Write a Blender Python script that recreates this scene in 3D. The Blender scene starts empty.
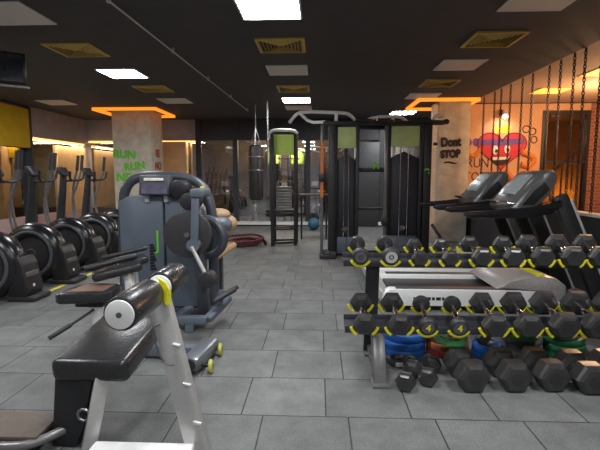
import bpy, bmesh, math, random
from mathutils import Vector, Matrix
random.seed(4)
sc = bpy.context.scene
COL = sc.collection
PI = math.pi
# ------------------------------------------------------------------ camera, world, exposure
cam = bpy.data.cameras.new('camera'); cam.sensor_width = 36.0; cam.lens = 26.4; cam.clip_end = 80
co = bpy.data.objects.new('camera', cam); COL.objects.link(co)
co.location = (0, 0, 1.42); co.rotation_euler = (math.radians(90-6.35), 0, math.radians(2.4))
sc.camera = co
w = bpy.data.worlds.new('world'); sc.world = w; w.use_nodes = True
w.node_tree.nodes['Background'].inputs[0].default_value = (.9, .95, 1, 1)
w.node_tree.nodes['Background'].inputs[1].default_value = .02
sc.view_settings.view_transform = 'Standard'; sc.view_settings.look = 'None'
sc.view_settings.gamma = 1; sc.view_settings.use_curve_mapping = False
sc.view_settings.exposure = 0.0
LIT = 56.0          # strength of a lit ceiling panel
LED = 1.25           # strength of the orange strips

# ------------------------------------------------------------------ materials
MATS = {}
def mat(name, col, rough=.5, metal=0., var=.12, scale=30., bump=0., emit=0., ecol=None, coat=0., spec=None):
    if name in MATS: return MATS[name]
    m = bpy.data.materials.new(name); m.use_nodes = True
    nt = m.node_tree; b = nt.nodes['Principled BSDF']
    tc = nt.nodes.new('ShaderNodeTexCoord'); nz = nt.nodes.new('ShaderNodeTexNoise')
    nz.inputs['Scale'].default_value = scale; nz.inputs['Detail'].default_value = 4
    nt.links.new(tc.outputs['Object'], nz.inputs['Vector'])
    r = nt.nodes.new('ShaderNodeValToRGB')
    r.color_ramp.elements[0].position = .3; r.color_ramp.elements[1].position = .7
    r.color_ramp.elements[0].color = [c*(1-var) for c in col]+[1]
    r.color_ramp.elements[1].color = [min(1, c*(1+var)) for c in col]+[1]
    nt.links.new(nz.outputs['Fac'], r.inputs['Fac']); nt.links.new(r.outputs['Color'], b.inputs['Base Color'])
    b.inputs['Roughness'].default_value = rough; b.inputs['Metallic'].default_value = metal
    if spec is not None: b.inputs['Specular IOR Level'].default_value = spec
    if coat: b.inputs['Coat Weight'].default_value = coat
    if bump:
        bp = nt.nodes.new('ShaderNodeBump'); bp.inputs['Strength'].default_value = bump; bp.inputs['Distance'].default_value = .01
        nt.links.new(nz.outputs['Fac'], bp.inputs['Height']); nt.links.new(bp.outputs['Normal'], b.inputs['Normal'])
    if emit:
        b.inputs['Emission Color'].default_value = list(ecol or col)+[1]; b.inputs['Emission Strength'].default_value = emit
    MATS[name] = m; return m

def floor_mat():
    m = bpy.data.materials.new('rubber_floor'); m.use_nodes = True; nt = m.node_tree; b = nt.nodes['Principled BSDF']
    N = nt.nodes.new; L = nt.links.new
    tc = N('ShaderNodeTexCoord'); mp = N('ShaderNodeMapping'); mp.inputs['Location'].default_value = (.325, -.506, 0)
    br = N('ShaderNodeTexBrick'); br.offset = .26; br.offset_frequency = 2; br.squash = 1
    for k, v in dict(Scale=1.0, **{'Mortar Size': .005, 'Mortar Smooth': .3, 'Brick Width': .507, 'Row Height': .492, 'Bias': 0.0}).items(): br.inputs[k].default_value = v
    br.inputs['Color1'].default_value = (.125, .130, .127, 1); br.inputs['Color2'].default_value = (.165, .170, .166, 1); br.inputs['Mortar'].default_value = (.022, .022, .022, 1)
    L(tc.outputs['Object'], mp.inputs['Vector']); L(mp.outputs['Vector'], br.inputs['Vector'])
    n1 = N('ShaderNodeTexNoise'); n1.inputs['Scale'].default_value = 130; n1.inputs['Detail'].default_value = 2
    n2 = N('ShaderNodeTexNoise'); n2.inputs['Scale'].default_value = 4.5; n2.inputs['Detail'].default_value = 6; n2.inputs['Roughness'].default_value = .65
    L(tc.outputs['Object'], n1.inputs['Vector']); L(tc.outputs['Object'], n2.inputs['Vector'])
    def mul(fac, a, lo, hi, src):
        r = N('ShaderNodeMapRange'); r.inputs['From Min'].default_value = .3; r.inputs['From Max'].default_value = .7
        r.inputs['To Min'].default_value = lo; r.inputs['To Max'].default_value = hi; L(src, r.inputs['Value'])
        x = N('ShaderNodeVectorMath'); x.operation = 'SCALE'; L(a, x.inputs[0]); L(r.outputs['Result'], x.inputs['Scale']); return x.outputs[0]
    c = mul(0, br.outputs['Color'], .7, 1.3, n1.outputs['Fac']); c = mul(0, c, .72, 1.25, n2.outputs['Fac'])
    L(c, b.inputs['Base Color']); b.inputs['Roughness'].default_value = .62
    bp = N('ShaderNodeBump'); bp.inputs['Strength'].default_value = .35; bp.inputs['Distance'].default_value = .004
    ad = N('ShaderNodeMath'); ad.operation = 'SUBTRACT'; L(n1.outputs['Fac'], ad.inputs[0]); L(br.outputs['Fac'], ad.inputs[1])
    L(ad.outputs[0], bp.inputs['Height']); L(bp.outputs['Normal'], b.inputs['Normal'])
    return m
def brick_mat():
    m = bpy.data.materials.new('red_brick'); m.use_nodes = True; nt = m.node_tree; b = nt.nodes['Principled BSDF']
    tc = nt.nodes.new('ShaderNodeTexCoord'); mp = nt.nodes.new('ShaderNodeMapping'); mp.inputs['Rotation'].default_value = (PI/2, 0, 0)
    br = nt.nodes.new('ShaderNodeTexBrick')
    for k, v in {'Scale': 1.0, 'Mortar Size': .01, 'Brick Width': .22, 'Row Height': .075}.items(): br.inputs[k].default_value = v
    br.inputs['Color1'].default_value = (.33, .10, .05, 1); br.inputs['Color2'].default_value = (.24, .07, .035, 1); br.inputs['Mortar'].default_value = (.30, .2, .14, 1)
    nt.links.new(tc.outputs['Object'], mp.inputs['Vector']); nt.links.new(mp.outputs['Vector'], br.inputs['Vector'])
    nt.links.new(br.outputs['Color'], b.inputs['Base Color']); b.inputs['Roughness'].default_value = .85
    return m
def rope_mat():
    m = bpy.data.materials.new('braided_rope'); m.use_nodes = True; nt = m.node_tree; b = nt.nodes['Principled BSDF']
    tc = nt.nodes.new('ShaderNodeTexCoord'); wv = nt.nodes.new('ShaderNodeTexWave'); wv.inputs['Scale'].default_value = 6; wv.inputs['Distortion'].default_value = 2
    r = nt.nodes.new('ShaderNodeValToRGB'); r.color_ramp.interpolation = 'CONSTANT'
    r.color_ramp.elements[0].color = (.02, .015, .015, 1); r.color_ramp.elements[1].position = .55; r.color_ramp.elements[1].color = (.20, .03, .035, 1)
    nt.links.new(tc.outputs['Object'], wv.inputs['Vector']); nt.links.new(wv.outputs['Fac'], r.inputs['Fac']); nt.links.new(r.outputs['Color'], b.inputs['Base Color'])
    b.inputs['Roughness'].default_value = .8; return m
def glass_mat(name, refl, tint):
    m = bpy.data.materials.new(name); m.use_nodes = True; nt = m.node_tree; nt.nodes.clear()
    o = nt.nodes.new('ShaderNodeOutputMaterial'); mx = nt.nodes.new('ShaderNodeMixShader'); t = nt.nodes.new('ShaderNodeBsdfTransparent'); g = nt.nodes.new('ShaderNodeBsdfGlossy')
    fr = nt.nodes.new('ShaderNodeFresnel'); fr.inputs['IOR'].default_value = 1.5
    ad = nt.nodes.new('ShaderNodeMath'); ad.inputs[1].default_value = refl; nt.links.new(fr.outputs[0], ad.inputs[0])
    t.inputs[0].default_value = tint; g.inputs[0].default_value = (.95, .97, 1, 1); g.inputs['Roughness'].default_value = .015
    nt.links.new(ad.outputs[0], mx.inputs[0]); nt.links.new(t.outputs[0], mx.inputs[1]); nt.links.new(g.outputs[0], mx.inputs[2]); nt.links.new(mx.outputs[0], o.inputs[0])
    return m

M_floor = floor_mat(); M_brick = brick_mat(); M_rope = rope_mat()
M_glass = glass_mat('shopfront_glass', .2, (.75, .78, .8, 1))
M_mirror = mat('mirror_silver', (.50, .52, .53), .02, 1, var=.01)
M_ceil = mat('ceiling_paint', (.064, .057, .060), .8, var=.1, scale=3)
M_wall = mat('grey_paint', (.36, .35, .41), .8, var=.1, scale=4)
M_darkwall = mat('dark_wall', (.035, .035, .04), .6, var=.1, scale=4)
M_orwall = mat('apricot_paint', (.66, .36, .19), .75, var=.08, scale=3)
M_tan = mat('tan_paint', (.50, .33, .22), .8, var=.06, scale=2)
M_conc = mat('raw_concrete', (.62, .57, .48), .85, var=.16, scale=6, bump=.2)
M_yel = mat('yellow_panel', (.62, .42, .015), .6, var=.08, scale=5)
M_wood = mat('pale_plywood', (.62, .42, .23), .6, var=.1, scale=5)
M_pink = mat('dusty_pink', (.52, .36, .36), .7)
M_led = mat('orange_led', (1, .35, .05), .5, emit=LED, ecol=(1, .27, .02))
M_ledw = mat('warm_led', (1, .6, .2), .5, emit=LED*1.6, ecol=(1, .5, .14))
M_lit = mat('lit_diffuser', (.9, .9, .9), .5, emit=LIT, ecol=(.96, .98, 1))
M_dead = mat('unlit_diffuser', (.78, .72, .64), .5, var=.03)
M_amber = mat('amber_diffuser', (.9, .5, .2), .5, emit=1.6, ecol=(1, .42, .06))
M_white = mat('white_plastic', (.8, .8, .78), .4, var=.03)
M_brass = mat('brass_vent', (.66, .47, .12), .45, .2, var=.1)
M_blk = mat('black_powdercoat', (.017, .017, .019), .45, var=.2)
M_rub = mat('black_rubber', (.026, .026, .028), .48, var=.25, scale=60)
M_hex = mat('hex_rubber', (.036, .035, .035), .3, var=.25, scale=25, bump=.05)
M_blkg = mat('gloss_black', (.012, .012, .014), .25, var=.1)
M_lea = mat('black_leatherette', (.024, .024, .025), .27, var=.2, scale=80, bump=.12)
M_ring = mat('dark_grey_ring', (.085, .085, .095), .4)
M_chr = mat('chrome', (.75, .75, .76), .16, 1, var=.03)
M_sil = mat('silver_paint', (.52, .52, .5), .36, .35, var=.04)
M_silb = mat('satin_silver', (.88, .88, .86), .32, .05, var=.04)
M_gun = mat('gunmetal_plastic', (.16, .155, .155), .3, .35, var=.08)
M_slate = mat('slate_blue_grey', (.125, .15, .185), .42, .1, var=.06, scale=8)
M_slated = mat('dark_slate', (.055, .062, .075), .4, .1)
M_post = mat('rack_post', (.026, .025, .032), .5)
M_lime = mat('lime_panel', (.62, .72, .28), .45, var=.08, scale=6)
M_olive = mat('olive_panel', (.50, .60, .24), .5, var=.08, scale=6)
M_lgreen = mat('green_paint', (.16, .62, .03), .6)
M_yelc = mat('yellow_plastic', (.78, .72, .02), .4)
M_yell = mat('yellow_tape', (.75, .66, .06), .7, var=.2)
M_blue = mat('blue_rubber', (.02, .115, .42), .42, var=.12)
M_redr = mat('red_rubber', (.30, .04, .03), .45)
M_orr = mat('rust_orange_rubber', (.42, .13, .06), .45)
M_grnr = mat('green_rubber', (.08, .44, .15), .42)
M_grnd = mat('dark_green_rubber', (.03, .19, .08), .45)
M_gryr = mat('grey_rubber', (.17, .17, .165), .45)
M_beige = mat('beige_leather', (.46, .29, .16), .5)
M_scr = mat('lavender_screen', (.13, .12, .19), .25, var=.3, scale=12)
M_dscr = mat('dark_screen', (.012, .014, .02), .12)
M_orange = mat('orange_paint', (.75, .18, .02), .5)
M_brown = mat('brown_board', (.10, .075, .062), .5)
M_red = mat('mural_red', (.62, .03, .05), .7)
M_purp = mat('mural_purple', (.16, .07, .25), .7)
M_ink = mat('mural_ink', (.03, .015, .02), .7)
M_mskin = mat('mural_orange', (.66, .21, .04), .7)
M_crown = mat('mural_yellow', (.85, .55, .03), .7)
M_mwhite = mat('mural_white', (.85, .8, .72), .7)
M_redp = mat('red_paint', (.45, .09, .07), .7)
M_turq = mat('teal_ball', (.03, .12, .2), .5)

# ------------------------------------------------------------------ mesh builder
class G:
    def __init__(s): s.bm = bmesh.new()
    def _mark(s): return set(s.bm.verts), set(s.bm.edges), set(s.bm.faces)
    def box(s, c, d, rot=None, bev=0, seg=2):
        v = bmesh.ops.create_cube(s.bm, size=1)['verts']
        bmesh.ops.scale(s.bm, vec=d, verts=v)
        if bev:
            es = list({e for a in v for e in a.link_edges})
            r = bmesh.ops.bevel(s.bm, geom=es, offset=min(bev, min(d)*.49), segments=seg, affect='EDGES', profile=.5)
            v = list({a for f in r['faces'] for a in f.verts} | {a for a in v if a.is_valid})
        if rot: bmesh.ops.rotate(s.bm, cent=(0, 0, 0), matrix=Matrix(rot) if not hasattr(rot, 'to_3x3') else rot.to_3x3(), verts=v)
        bmesh.ops.translate(s.bm, vec=c, verts=v); return s
    def span(s, x0, x1, y0, y1, z0, z1, bev=0, seg=2):
        return s.box(((x0+x1)/2, (y0+y1)/2, (z0+z1)/2), (abs(x1-x0), abs(y1-y0), abs(z1-z0)), bev=bev, seg=seg)
    def bar(s, p, q, wx, wz, bev=.004, up=(0, 0, 1)):          # rectangular bar from p to q
        p, q = Vector(p), Vector(q); d = q-p; L = d.length; d.normalize()
        u = Vector(up)
        if abs(d.dot(u)) > .98: u = Vector((0, 1, 0))
        x = d.cross(u).normalized(); z = x.cross(d).normalized()
        R = Matrix((x, d, z)).transposed()
        return s.box((p+q)/2, (wx, L, wz), rot=R, bev=bev)
    def lathe(s, prof, c, ax=(0, 0, 1), n=24, rot=0., close=False):   # prof: (radius, distance along axis)
        c = Vector(c); a = Vector(ax).normalized(); u = Vector((0, 0, 1)) if abs(a.z) < .9 else Vector((1, 0, 0))
        x = u.cross(a).normalized(); y = a.cross(x)
        rings = []
        for r, t in prof:
            if r < 1e-6: rings.append([s.bm.verts.new(c+a*t)])
            else: rings.append([s.bm.verts.new(c+a*t+(x*math.cos(2*PI*i/n+rot)+y*math.sin(2*PI*i/n+rot))*r) for i in range(n)])
        if close: rings.append(rings[0])
        for A, B in zip(rings, rings[1:]):
            for i in range(n):
                j = (i+1) % n
                if len(A) == 1 and len(B) == 1: continue
                if len(A) == 1: s.bm.faces.new((A[0], B[i], B[j]))
                elif len(B) == 1: s.bm.faces.new((A[i], B[0], A[j]))
                else: s.bm.faces.new((A[i], B[i], B[j], A[j]))
        return s
    def cyl(s, p, q, r, r2=None, n=20, bev=0):
        p, q = Vector(p), Vector(q); L = (q-p).length; r2 = r if r2 is None else r2; b = min(bev, L*.4, r*.6)
        if b: prof = [(0, 0), (r-b, 0), (r-b*.3, b*.3), (r, b), (r2, L-b), (r2-b*.3, L-b*.3), (r2-b, L), (0, L)]
        else: prof = [(0, 0), (r, 0), (r2, L), (0, L)]
        return s.lathe(prof, p, q-p, n)
    def torus(s, c, R, r, ax=(0, 0, 1), n=28, m=8, sx=1., a0=0., a1=None):
        c = Vector(c)
        if a1 is None:
            pr = [(R+r*math.cos(2*PI*k/m), r*math.sin(2*PI*k/m)) for k in range(m)]
            return s.lathe(pr, c, ax, n, close=True)
        a = Vector(ax).normalized(); u = Vector((0, 0, 1)) if abs(a.z) < .9 else Vector((1, 0, 0)); x = u.cross(a).normalized(); y = a.cross(x)
        return s.tube([c+(x*math.cos(a0+(a1-a0)*i/n)+y*math.sin(a0+(a1-a0)*i/n))*R for i in range(n+1)], r, m)
    def tube(s, pts, r, n=10, smooth=0, flat=None):
        P = [Vector(p) for p in pts]
        for _ in range(smooth):
            Q = [P[0]]
            for a, b in zip(P, P[1:]): Q += [a.lerp(b, .25), a.lerp(b, .75)]
            P = Q+[P[-1]]
        u = None; rings = []
        for i, p in enumerate(P):
            d = (P[min(i+1, len(P)-1)]-P[max(i-1, 0)]).normalized()
            if u is None: u = Vector((0, 0, 1)) if abs(d.z) < .9 else Vector((0, 1, 0))
            x = d.cross(u).normalized(); u = x.cross(d).normalized()
            rr = r
            if isinstance(r, (list, tuple)):
                f = i/(len(P)-1)*(len(r)-1); j = min(int(f), len(r)-2); rr = r[j]+(r[j+1]-r[j])*(f-j)
            rings.append([s.bm.verts.new(p+(x*math.cos(2*PI*k/n)+u*math.sin(2*PI*k/n)*(flat or 1))*rr) for k in range(n)])
        for A, B in zip(rings, rings[1:]):
            for k in range(n): s.bm.faces.new((A[k], A[(k+1) % n], B[(k+1) % n], B[k]))
        s.bm.faces.new(rings[0][::-1]); s.bm.faces.new(rings[-1]); return s
    def prism(s, poly, a, b, plane='xz', bev=0):              # poly extruded along the third axis from a to b
        f = {'xz': lambda p, t: (p[0], t, p[1]), 'yz': lambda p, t: (t, p[0], p[1]), 'xy': lambda p, t: (p[0], p[1], t)}[plane]
        A = [s.bm.verts.new(f(p, a)) for p in poly]; B = [s.bm.verts.new(f(p, b)) for p in poly]; n = len(poly)
        fs = [s.bm.faces.new(A), s.bm.faces.new(B[::-1])]
        for i in range(n): fs.append(s.bm.faces.new((A[i], B[i], B[(i+1) % n], A[(i+1) % n])))
        if bev:
            es = list({e for q in fs for e in q.edges})
            bmesh.ops.bevel(s.bm, geom=es, offset=bev, segments=2, affect='EDGES', profile=.5)
        return s
    def ball(s, c, r, sc_=(1, 1, 1), n=20):
        k = n//2
        prof = [(r*math.sin(PI*i/k), -r*math.cos(PI*i/k)) for i in range(k+1)]; prof[0] = (0, -r); prof[-1] = (0, r)
        m = len(s.bm.verts); s.bm.verts.ensure_lookup_table()
        before = set(s.bm.verts); s.lathe(prof, (0, 0, 0), (0, 0, 1), n)
        v = [a for a in s.bm.verts if a not in before]
        bmesh.ops.scale(s.bm, vec=sc_, verts=v); bmesh.ops.translate(s.bm, vec=c, verts=v); return s
    def build(s, name, m, parent=None, ang=35):
        bmesh.ops.recalc_face_normals(s.bm, faces=s.bm.faces)
        if parent is not None:
            r = parent
            while r.parent: r = r.parent
            if r.type == 'EMPTY' or r.location.length > 0: bmesh.ops.translate(s.bm, vec=-r.location, verts=s.bm.verts)
        me = bpy.data.meshes.new(name); s.bm.to_mesh(me); s.bm.free()
        me.polygons.foreach_set('use_smooth', [True]*len(me.polygons)); me.set_sharp_from_angle(angle=math.radians(ang))
        me.materials.append(m); o = bpy.data.objects.new(name, me); COL.objects.link(o)
        if parent is not None: o.parent = parent
        return o
def struct(name, g, m): o = g.build(name, m); o['kind'] = 'structure'; return o
def thing(name, label, cat, loc, group=None):
    o = bpy.data.objects.new(name, None); COL.objects.link(o); o.location = loc; o.empty_display_size = .1
    o['label'] = label; o['category'] = cat
    if group: o['group'] = group
    return o
def tag(o, label, cat, group=None):
    o['label'] = label; o['category'] = cat
    if group: o['group'] = group
    return o
def copy_tree(o, parent=None):
    c = o.copy(); COL.objects.link(c)
    if parent is not None: c.parent = parent
    for ch in list(o.children): copy_tree(ch, c)
    return c
def place(proto, used, loc, label, rz=0., rx=0., ry=0.):
    o = proto if not used else copy_tree(proto)
    o.location = loc; o.rotation_euler = (rx, ry, rz); o['label'] = label; return o
def text(s, size, loc, rot, m, parent, name='lettering', thick=.004, bold=0., align='CENTER', sx=1.):
    cu = bpy.data.curves.new(name, 'FONT'); cu.body = s; cu.size = size; cu.extrude = thick; cu.offset = bold*size; cu.align_x = align; cu.align_y = 'CENTER'
    t = bpy.data.objects.new(name, cu); me = bpy.data.meshes.new_from_object(t); bpy.data.objects.remove(t)
    me.name = name; me.materials.append(m)
    r = parent
    while r.parent: r = r.parent
    me.transform(Matrix.Translation(Vector(loc)-(r.location if r.type == 'EMPTY' else Vector())) @ Matrix(rot.to_matrix().to_4x4() if hasattr(rot, 'to_matrix') else rot) @ Matrix.Diagonal((sx, 1, 1, 1)))
    o = bpy.data.objects.new(name, me); COL.objects.link(o); o.parent = parent; return o
from mathutils import Euler
FACE = Euler((PI/2, 0, 0))                  # lettering on a surface that faces the camera side (-Y)
def facing(tilt=0., turn=0.): return Euler((PI/2, tilt, turn))

# ------------------------------------------------------------------ the setting
struct('floor', G().span(-6.9, 8.2, -4, 16.2, -.1, 0), M_floor)
struct('ceiling', G().span(-6.9, 3.28, -4, 16.2, 3.0, 3.12), M_ceil)
struct('ceiling_side', G().span(3.28, 8.2, -4, 10.1, 3.02, 3.12), M_tan)
struct('wall_rear', G().span(-6.9, 8.2, -4.2, -4, 0, 3.1), M_wall)
struct('wall_right', G().span(8.0, 8.2, -4, 10.1, 0, 3.02), M_orwall)
struct('wall_left', G().span(-6.9, -6.75, -4, 16.2, 0, 3.0), M_wall)
struct('trim_1', G().span(-6.75, -6.62, 10.02, 12.6, 2.33, 3.0), M_wall)          # grey fascia above the mirrors
struct('trim_2', G().span(-6.75, -6.60, 4, 10.0, 2.06, 2.93), M_yel)               # yellow fascia
struct('trim_3', G().span(-6.75, -6.58, 9.96, 10.02, 0, 2.97), M_darkwall)
struct('trim_4', G().span(-6.75, -6.70, 10.05, 12.5, 2.285, 2.325), M_ledw)        # warm strip under the fascia
struct('mirror_left', G().span(-6.75, -6.72, 3, 9.95, .5, 2.05), M_mirror)
struct('mirror_left_far', G().span(-6.75, -6.72, 10.05, 12.5, .5, 2.28), M_mirror)
struct('trim_5', G().span(-6.75, -6.66, 11.1, 12.45, .5, 2.2), M_wood)
struct('baseboard_left', G().span(-6.75, -6.68, 3, 12.5, 0, .5), M_pink)
# back wall, left stretch: grey fascia over mirror
struct('wall_back_left', G().span(-6.9, -3.45, 12.72, 12.85, 0, 3.0), M_wall)
struct('trim_6', G().span(-6.62, -3.45, 12.5, 12.72, 2.42, 3.0), M_wall)
struct('trim_7', G().span(-6.6, -3.5, 12.55, 12.62, 2.37, 2.415), M_ledw)
struct('mirror_back', G().span(-6.6, -3.5, 12.69, 12.72, .5, 2.37), M_mirror)
struct('baseboard_back', G().span(-6.6, -3.45, 12.6, 12.72, 0, .5), M_darkwall)
struct('pillar_back', G().span(-4.40, -3.72, 12.3, 12.68, 0, 2.37, bev=.01), M_wood)
struct('trim_8', G().span(-4.66, -4.42, 12.6, 12.68, 1.95, 2.36), M_yel)

# glazed shopfront along the back
fr = G()
for x in (-3.4, -2.35, -1.32, -.3, .75, 1.75, 2.75, 3.3):
    fr.span(x-.07, x+.07, 12.45, 12.6, 0, 3.0)
fr.span(-3.4, 3.3, 12.46, 12.59, 2.42, 2.55).span(-3.4, 3.3, 12.46, 12.59, 0, .03)
struct('window_frame_back', fr, M_darkwall)
struct('trim_9', G().span(-3.33, 3.23, 12.40, 12.455, .04, .13), M_silb)
gl = G(); xs = (-3.4, -2.35, -1.32, -.3, .75, 1.75, 2.75, 3.3)
for a, b in zip(xs, xs[1:]): gl.span(a+.07, b-.07, 12.52, 12.535, .03, 2.42)
struct('window_1', gl, M_glass)
tr = G()
for a, b in zip(xs, xs[1:]): tr.span(a+.07, b-.07, 12.51, 12.54, 2.55, 3.0)
struct('window_2', tr, M_darkwall)
# the dim room behind the glass
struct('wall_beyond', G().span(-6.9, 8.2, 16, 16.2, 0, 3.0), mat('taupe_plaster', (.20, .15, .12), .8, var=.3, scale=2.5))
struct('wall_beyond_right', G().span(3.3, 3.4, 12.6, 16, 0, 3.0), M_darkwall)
# grey leaf of the door standing behind the cable towers
dr = struct('door_1', G().span(.80, 1.68, 12.38, 12.44, .02, 2.35, bev=.008), mat('grey_door', (.05, .052, .056), .5))
G().cyl((.9, 12.33, 1.0), (.9, 12.33, 1.25), .015).span(.89, .91, 12.33, 12.38, 1.02, 1.04).span(.89, .91, 12.33, 12.38, 1.21, 1.23).build('handle', M_chr, dr)

# columns
cl = struct('column_left', G().span(-4.94, -4.0, 10.5, 11.3, 0, 3.0, bev=.02), M_conc)
text('RUN', .27, (-4.66, 10.49, 1.93), facing(.08), M_lgreen, cl, bold=.045)
text('RUN', .25, (-4.42, 10.49, 1.65), facing(-.12), M_lgreen, cl, bold=.045)
text('NE', .28, (-4.70, 10.49, 1.38), facing(.05), M_lgreen, cl, bold=.045)
text('RE', .26, (-3.99, 10.9, 1.97), Euler((PI/2, 0, PI/2)), M_redp, cl, bold=.03)
text('NO', .26, (-3.99, 10.9, 1.66), Euler((PI/2, 0, PI/2)), M_redp, cl, bold=.03)
cr = struct('column_right', G().span(2.53, 3.2, 9.6, 10.25, 0, 3.0, bev=.02), M_conc)
text('Dont', .25, (2.80, 9.588, 2.13), facing(-.05), M_ink, cr, bold=.06, sx=.78)
text('STOP', .22, (2.80, 9.588, 1.88), facing(-.06), M_ink, cr, bold=.06, sx=.78)
G().tube([(2.68, 9.592, 1.70), (2.76, 9.592, 1.725), (2.84, 9.592, 1.70), (2.94, 9.592, 1.69)], [.014, .018, .018, .006], 6, smooth=2).build('underline', M_ink, cr)
struct('trim_10', G().span(2.41, 2.53, 9.62, 9.75, 0, 2.92), M_mwhite)
def led_ring(n, x0, x1, y0, y1, z0, z1, t):
    g = G().span(x0, x1, y0, y0+t, z0, z1).span(x0, x1, y1-t, y1, z0, z1).span(x0, x0+t, y0+t, y1-t, z0, z1).span(x1-t, x1, y0+t, y1-t, z0, z1)
    struct(n, g, M_led)
led_ring('trim_11', -5.25, -3.75, 10.2, 11.6, 2.93, 2.995, .05)
led_ring('trim_12', 2.02, 3.26, 9.25, 10.6, 2.93, 2.995, .05)

# mural wall with a window, brick beyond
mw = G().span(3.2, 4.92, 10.1, 10.3, 0, 3.0).span(4.92, 5.95, 10.1, 10.3, 2.85, 3.0).span(4.92, 5.95, 10.1, 10.3, 0, .6)
mw = struct('wall_mural', mw, M_orwall)
struct('wall_brick', G().span(5.95, 8.0, 10.1, 10.3, 0, 3.0), M_brick)
wf = G()
for a, b, c_, d in ((4.92, 4.99, .6, 2.85), (5.88, 5.95, .6, 2.85), (4.99, 5.88, 2.78, 2.85), (4.99, 5.88, .6, .68), (4.99, 5.88, 1.7, 1.76)): wf.span(a, b, 10.08, 10.2, c_, d)
struct('window_frame_mural', wf, M_blk)
struct('window_3', G().span(4.99, 5.88, 10.14, 10.15, .68, 2.78), glass_mat('window_glass', .03, (.8, .75, .7, 1)))
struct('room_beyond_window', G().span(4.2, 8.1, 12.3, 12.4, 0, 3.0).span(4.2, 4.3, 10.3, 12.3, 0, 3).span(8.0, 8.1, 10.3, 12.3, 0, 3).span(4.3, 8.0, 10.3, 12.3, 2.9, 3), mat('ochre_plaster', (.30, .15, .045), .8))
rl = G()
for k in range(6): rl.bar((5.3+.25*k, 11.3, .2+.22*k), (5.3+.25*k, 11.3, 1.05+.22*k), .03, .03)
rl.bar((5.2, 11.3, 1.0), (6.9, 11.3, 2.45), .05, .05)
rr = rl.build('stair_railing', M_brown); tag(rr, 'brown stair railing seen through the window in the orange wall', 'railing')
# heart mural, painted on the wall
def flat(poly, name, m, parent, d, s=1.): return G().prism(poly, 10.1-d, 10.1).build(name, m, parent)
hc, hz, hs = 4.07, 2.02, .030
heart = [(hc+hs*1.12*16*math.sin(t)**3, hz+hs*.98*(13*math.cos(t)-5*math.cos(2*t)-2*math.cos(3*t)-math.cos(4*t))) for t in [2*PI*i/48 for i in range(48)]]
hm = flat(heart, 'mural_heart', M_red, mw, .004)
G().tube([Vector((x, 10.095, z)) for x, z in heart+heart[:1]], .010, 5).build('outline', M_ink, hm)
def disc(x, z, rx, rz, n=20): return [(x+rx*math.cos(2*PI*i/n), z+rz*math.sin(2*PI*i/n)) for i in range(n)]
for x, z in ((3.93, 2.0), (4.19, 2.02)):
    flat(disc(x, z, .062, .10), 'eye', M_mwhite, hm, .007); flat(disc(x+.02, z-.03, .028, .045), 'pupil', M_ink, hm, .009)
flat([(3.82, 1.84), (4.28, 1.86), (4.24, 1.74), (4.12, 1.66), (3.98, 1.66), (3.87, 1.73)], 'mouth', M_ink, hm, .007)
flat([(3.86, 1.835), (4.25, 1.85), (4.22, 1.79), (3.9, 1.77)], 'teeth', M_mwhite, hm, .009)
flat([(3.56, 2.23), (4.55, 2.25), (4.56, 2.13), (4.06, 2.09), (3.56, 2.11)], 'headband', M_purp, hm, .008)
flat([(3.90, 2.36), (4.24, 2.37), (4.27, 2.55), (4.19, 2.47), (4.13, 2.57), (4.06, 2.46), (3.99, 2.56), (3.94, 2.47), (3.87, 2.54)], 'crown', M_crown, mw, .005)
def limb(pts, r, n): G().tube([(x, 10.098, z) for x, z in pts], r, 8, smooth=2, flat=None).build(n, M_mskin, hm)
limb([(3.62, 2.02), (3.46, 1.84), (3.34, 1.92), (3.34, 2.08)], .055, 'arm'); limb([(4.5, 1.95), (4.82, 1.82), (4.7, 1.62), (4.5, 1.68)], .07, 'arm')
limb([(4.15, 1.55), (4.35, 1.30), (4.6, 1.42), (4.75, 1.56)], .08, 'leg'); limb([(4.0, 1.5), (4.05, 1.3), (4.25, 1.15)], .08, 'leg')
flat(disc(3.30, 2.16, .11, .10), 'fist', M_purp, hm, .007); flat(disc(3.50, 2.17, .07, .09), 'fist', M_purp, hm, .007)
flat([(4.68, 1.5), (4.92, 1.42), (5.0, 1.25), (4.9, 1.2), (4.72, 1.36)], 'shoe', M_purp, hm, .007)
for x, z, a in ((4.58, 2.45, .4), (4.72, 2.40, .2), (4.76, 2.22, -.2)):
    G().tube([(x+.07*math.cos(2*PI*i/12)*(1+.3*a), 10.097, z+.075*math.sin(2*PI*i/12)) for i in range(13)], .012, 5).build('sweat_drop', M_ink, hm)
text('RUN', .30, (3.56, 10.095, 1.70), FACE, M_ink, mw, bold=-.01, sx=.8); text('TOE', .28, (3.50, 10.095, 1.40), FACE, M_ink, mw, bold=-.01, sx=.8)

# half wall under the chains
hw = struct('partition', G().span(3.3, 3.42, 3.2, 10.1, 0, .93), M_darkwall)
G().span(3.27, 3.45, 3.2, 10.1, .93, .965, bev=.005).build('ledge', M_mwhite, hw)
# taped line beside the ellipticals
for y0, y1 in ((5.08, 5.52), (5.92, 6.32), (6.72, 7.12), (7.52, 7.92)):
    tag(G().prism([(-3.36, y0), (-3.30, y0), (-3.30, y1), (-3.36, y1)], .0005, .003, 'xy').build('floor_tape', M_yell), 'yellow floor tape beside the ellipticals, stretch starting %s' % {5.08: 'nearest the camera', 5.92: 'second from the camera', 6.72: 'third from the camera', 7.52: 'farthest from the camera'}[y0], 'floor tape', 'yellow tape dashes by the ellipticals')

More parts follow.
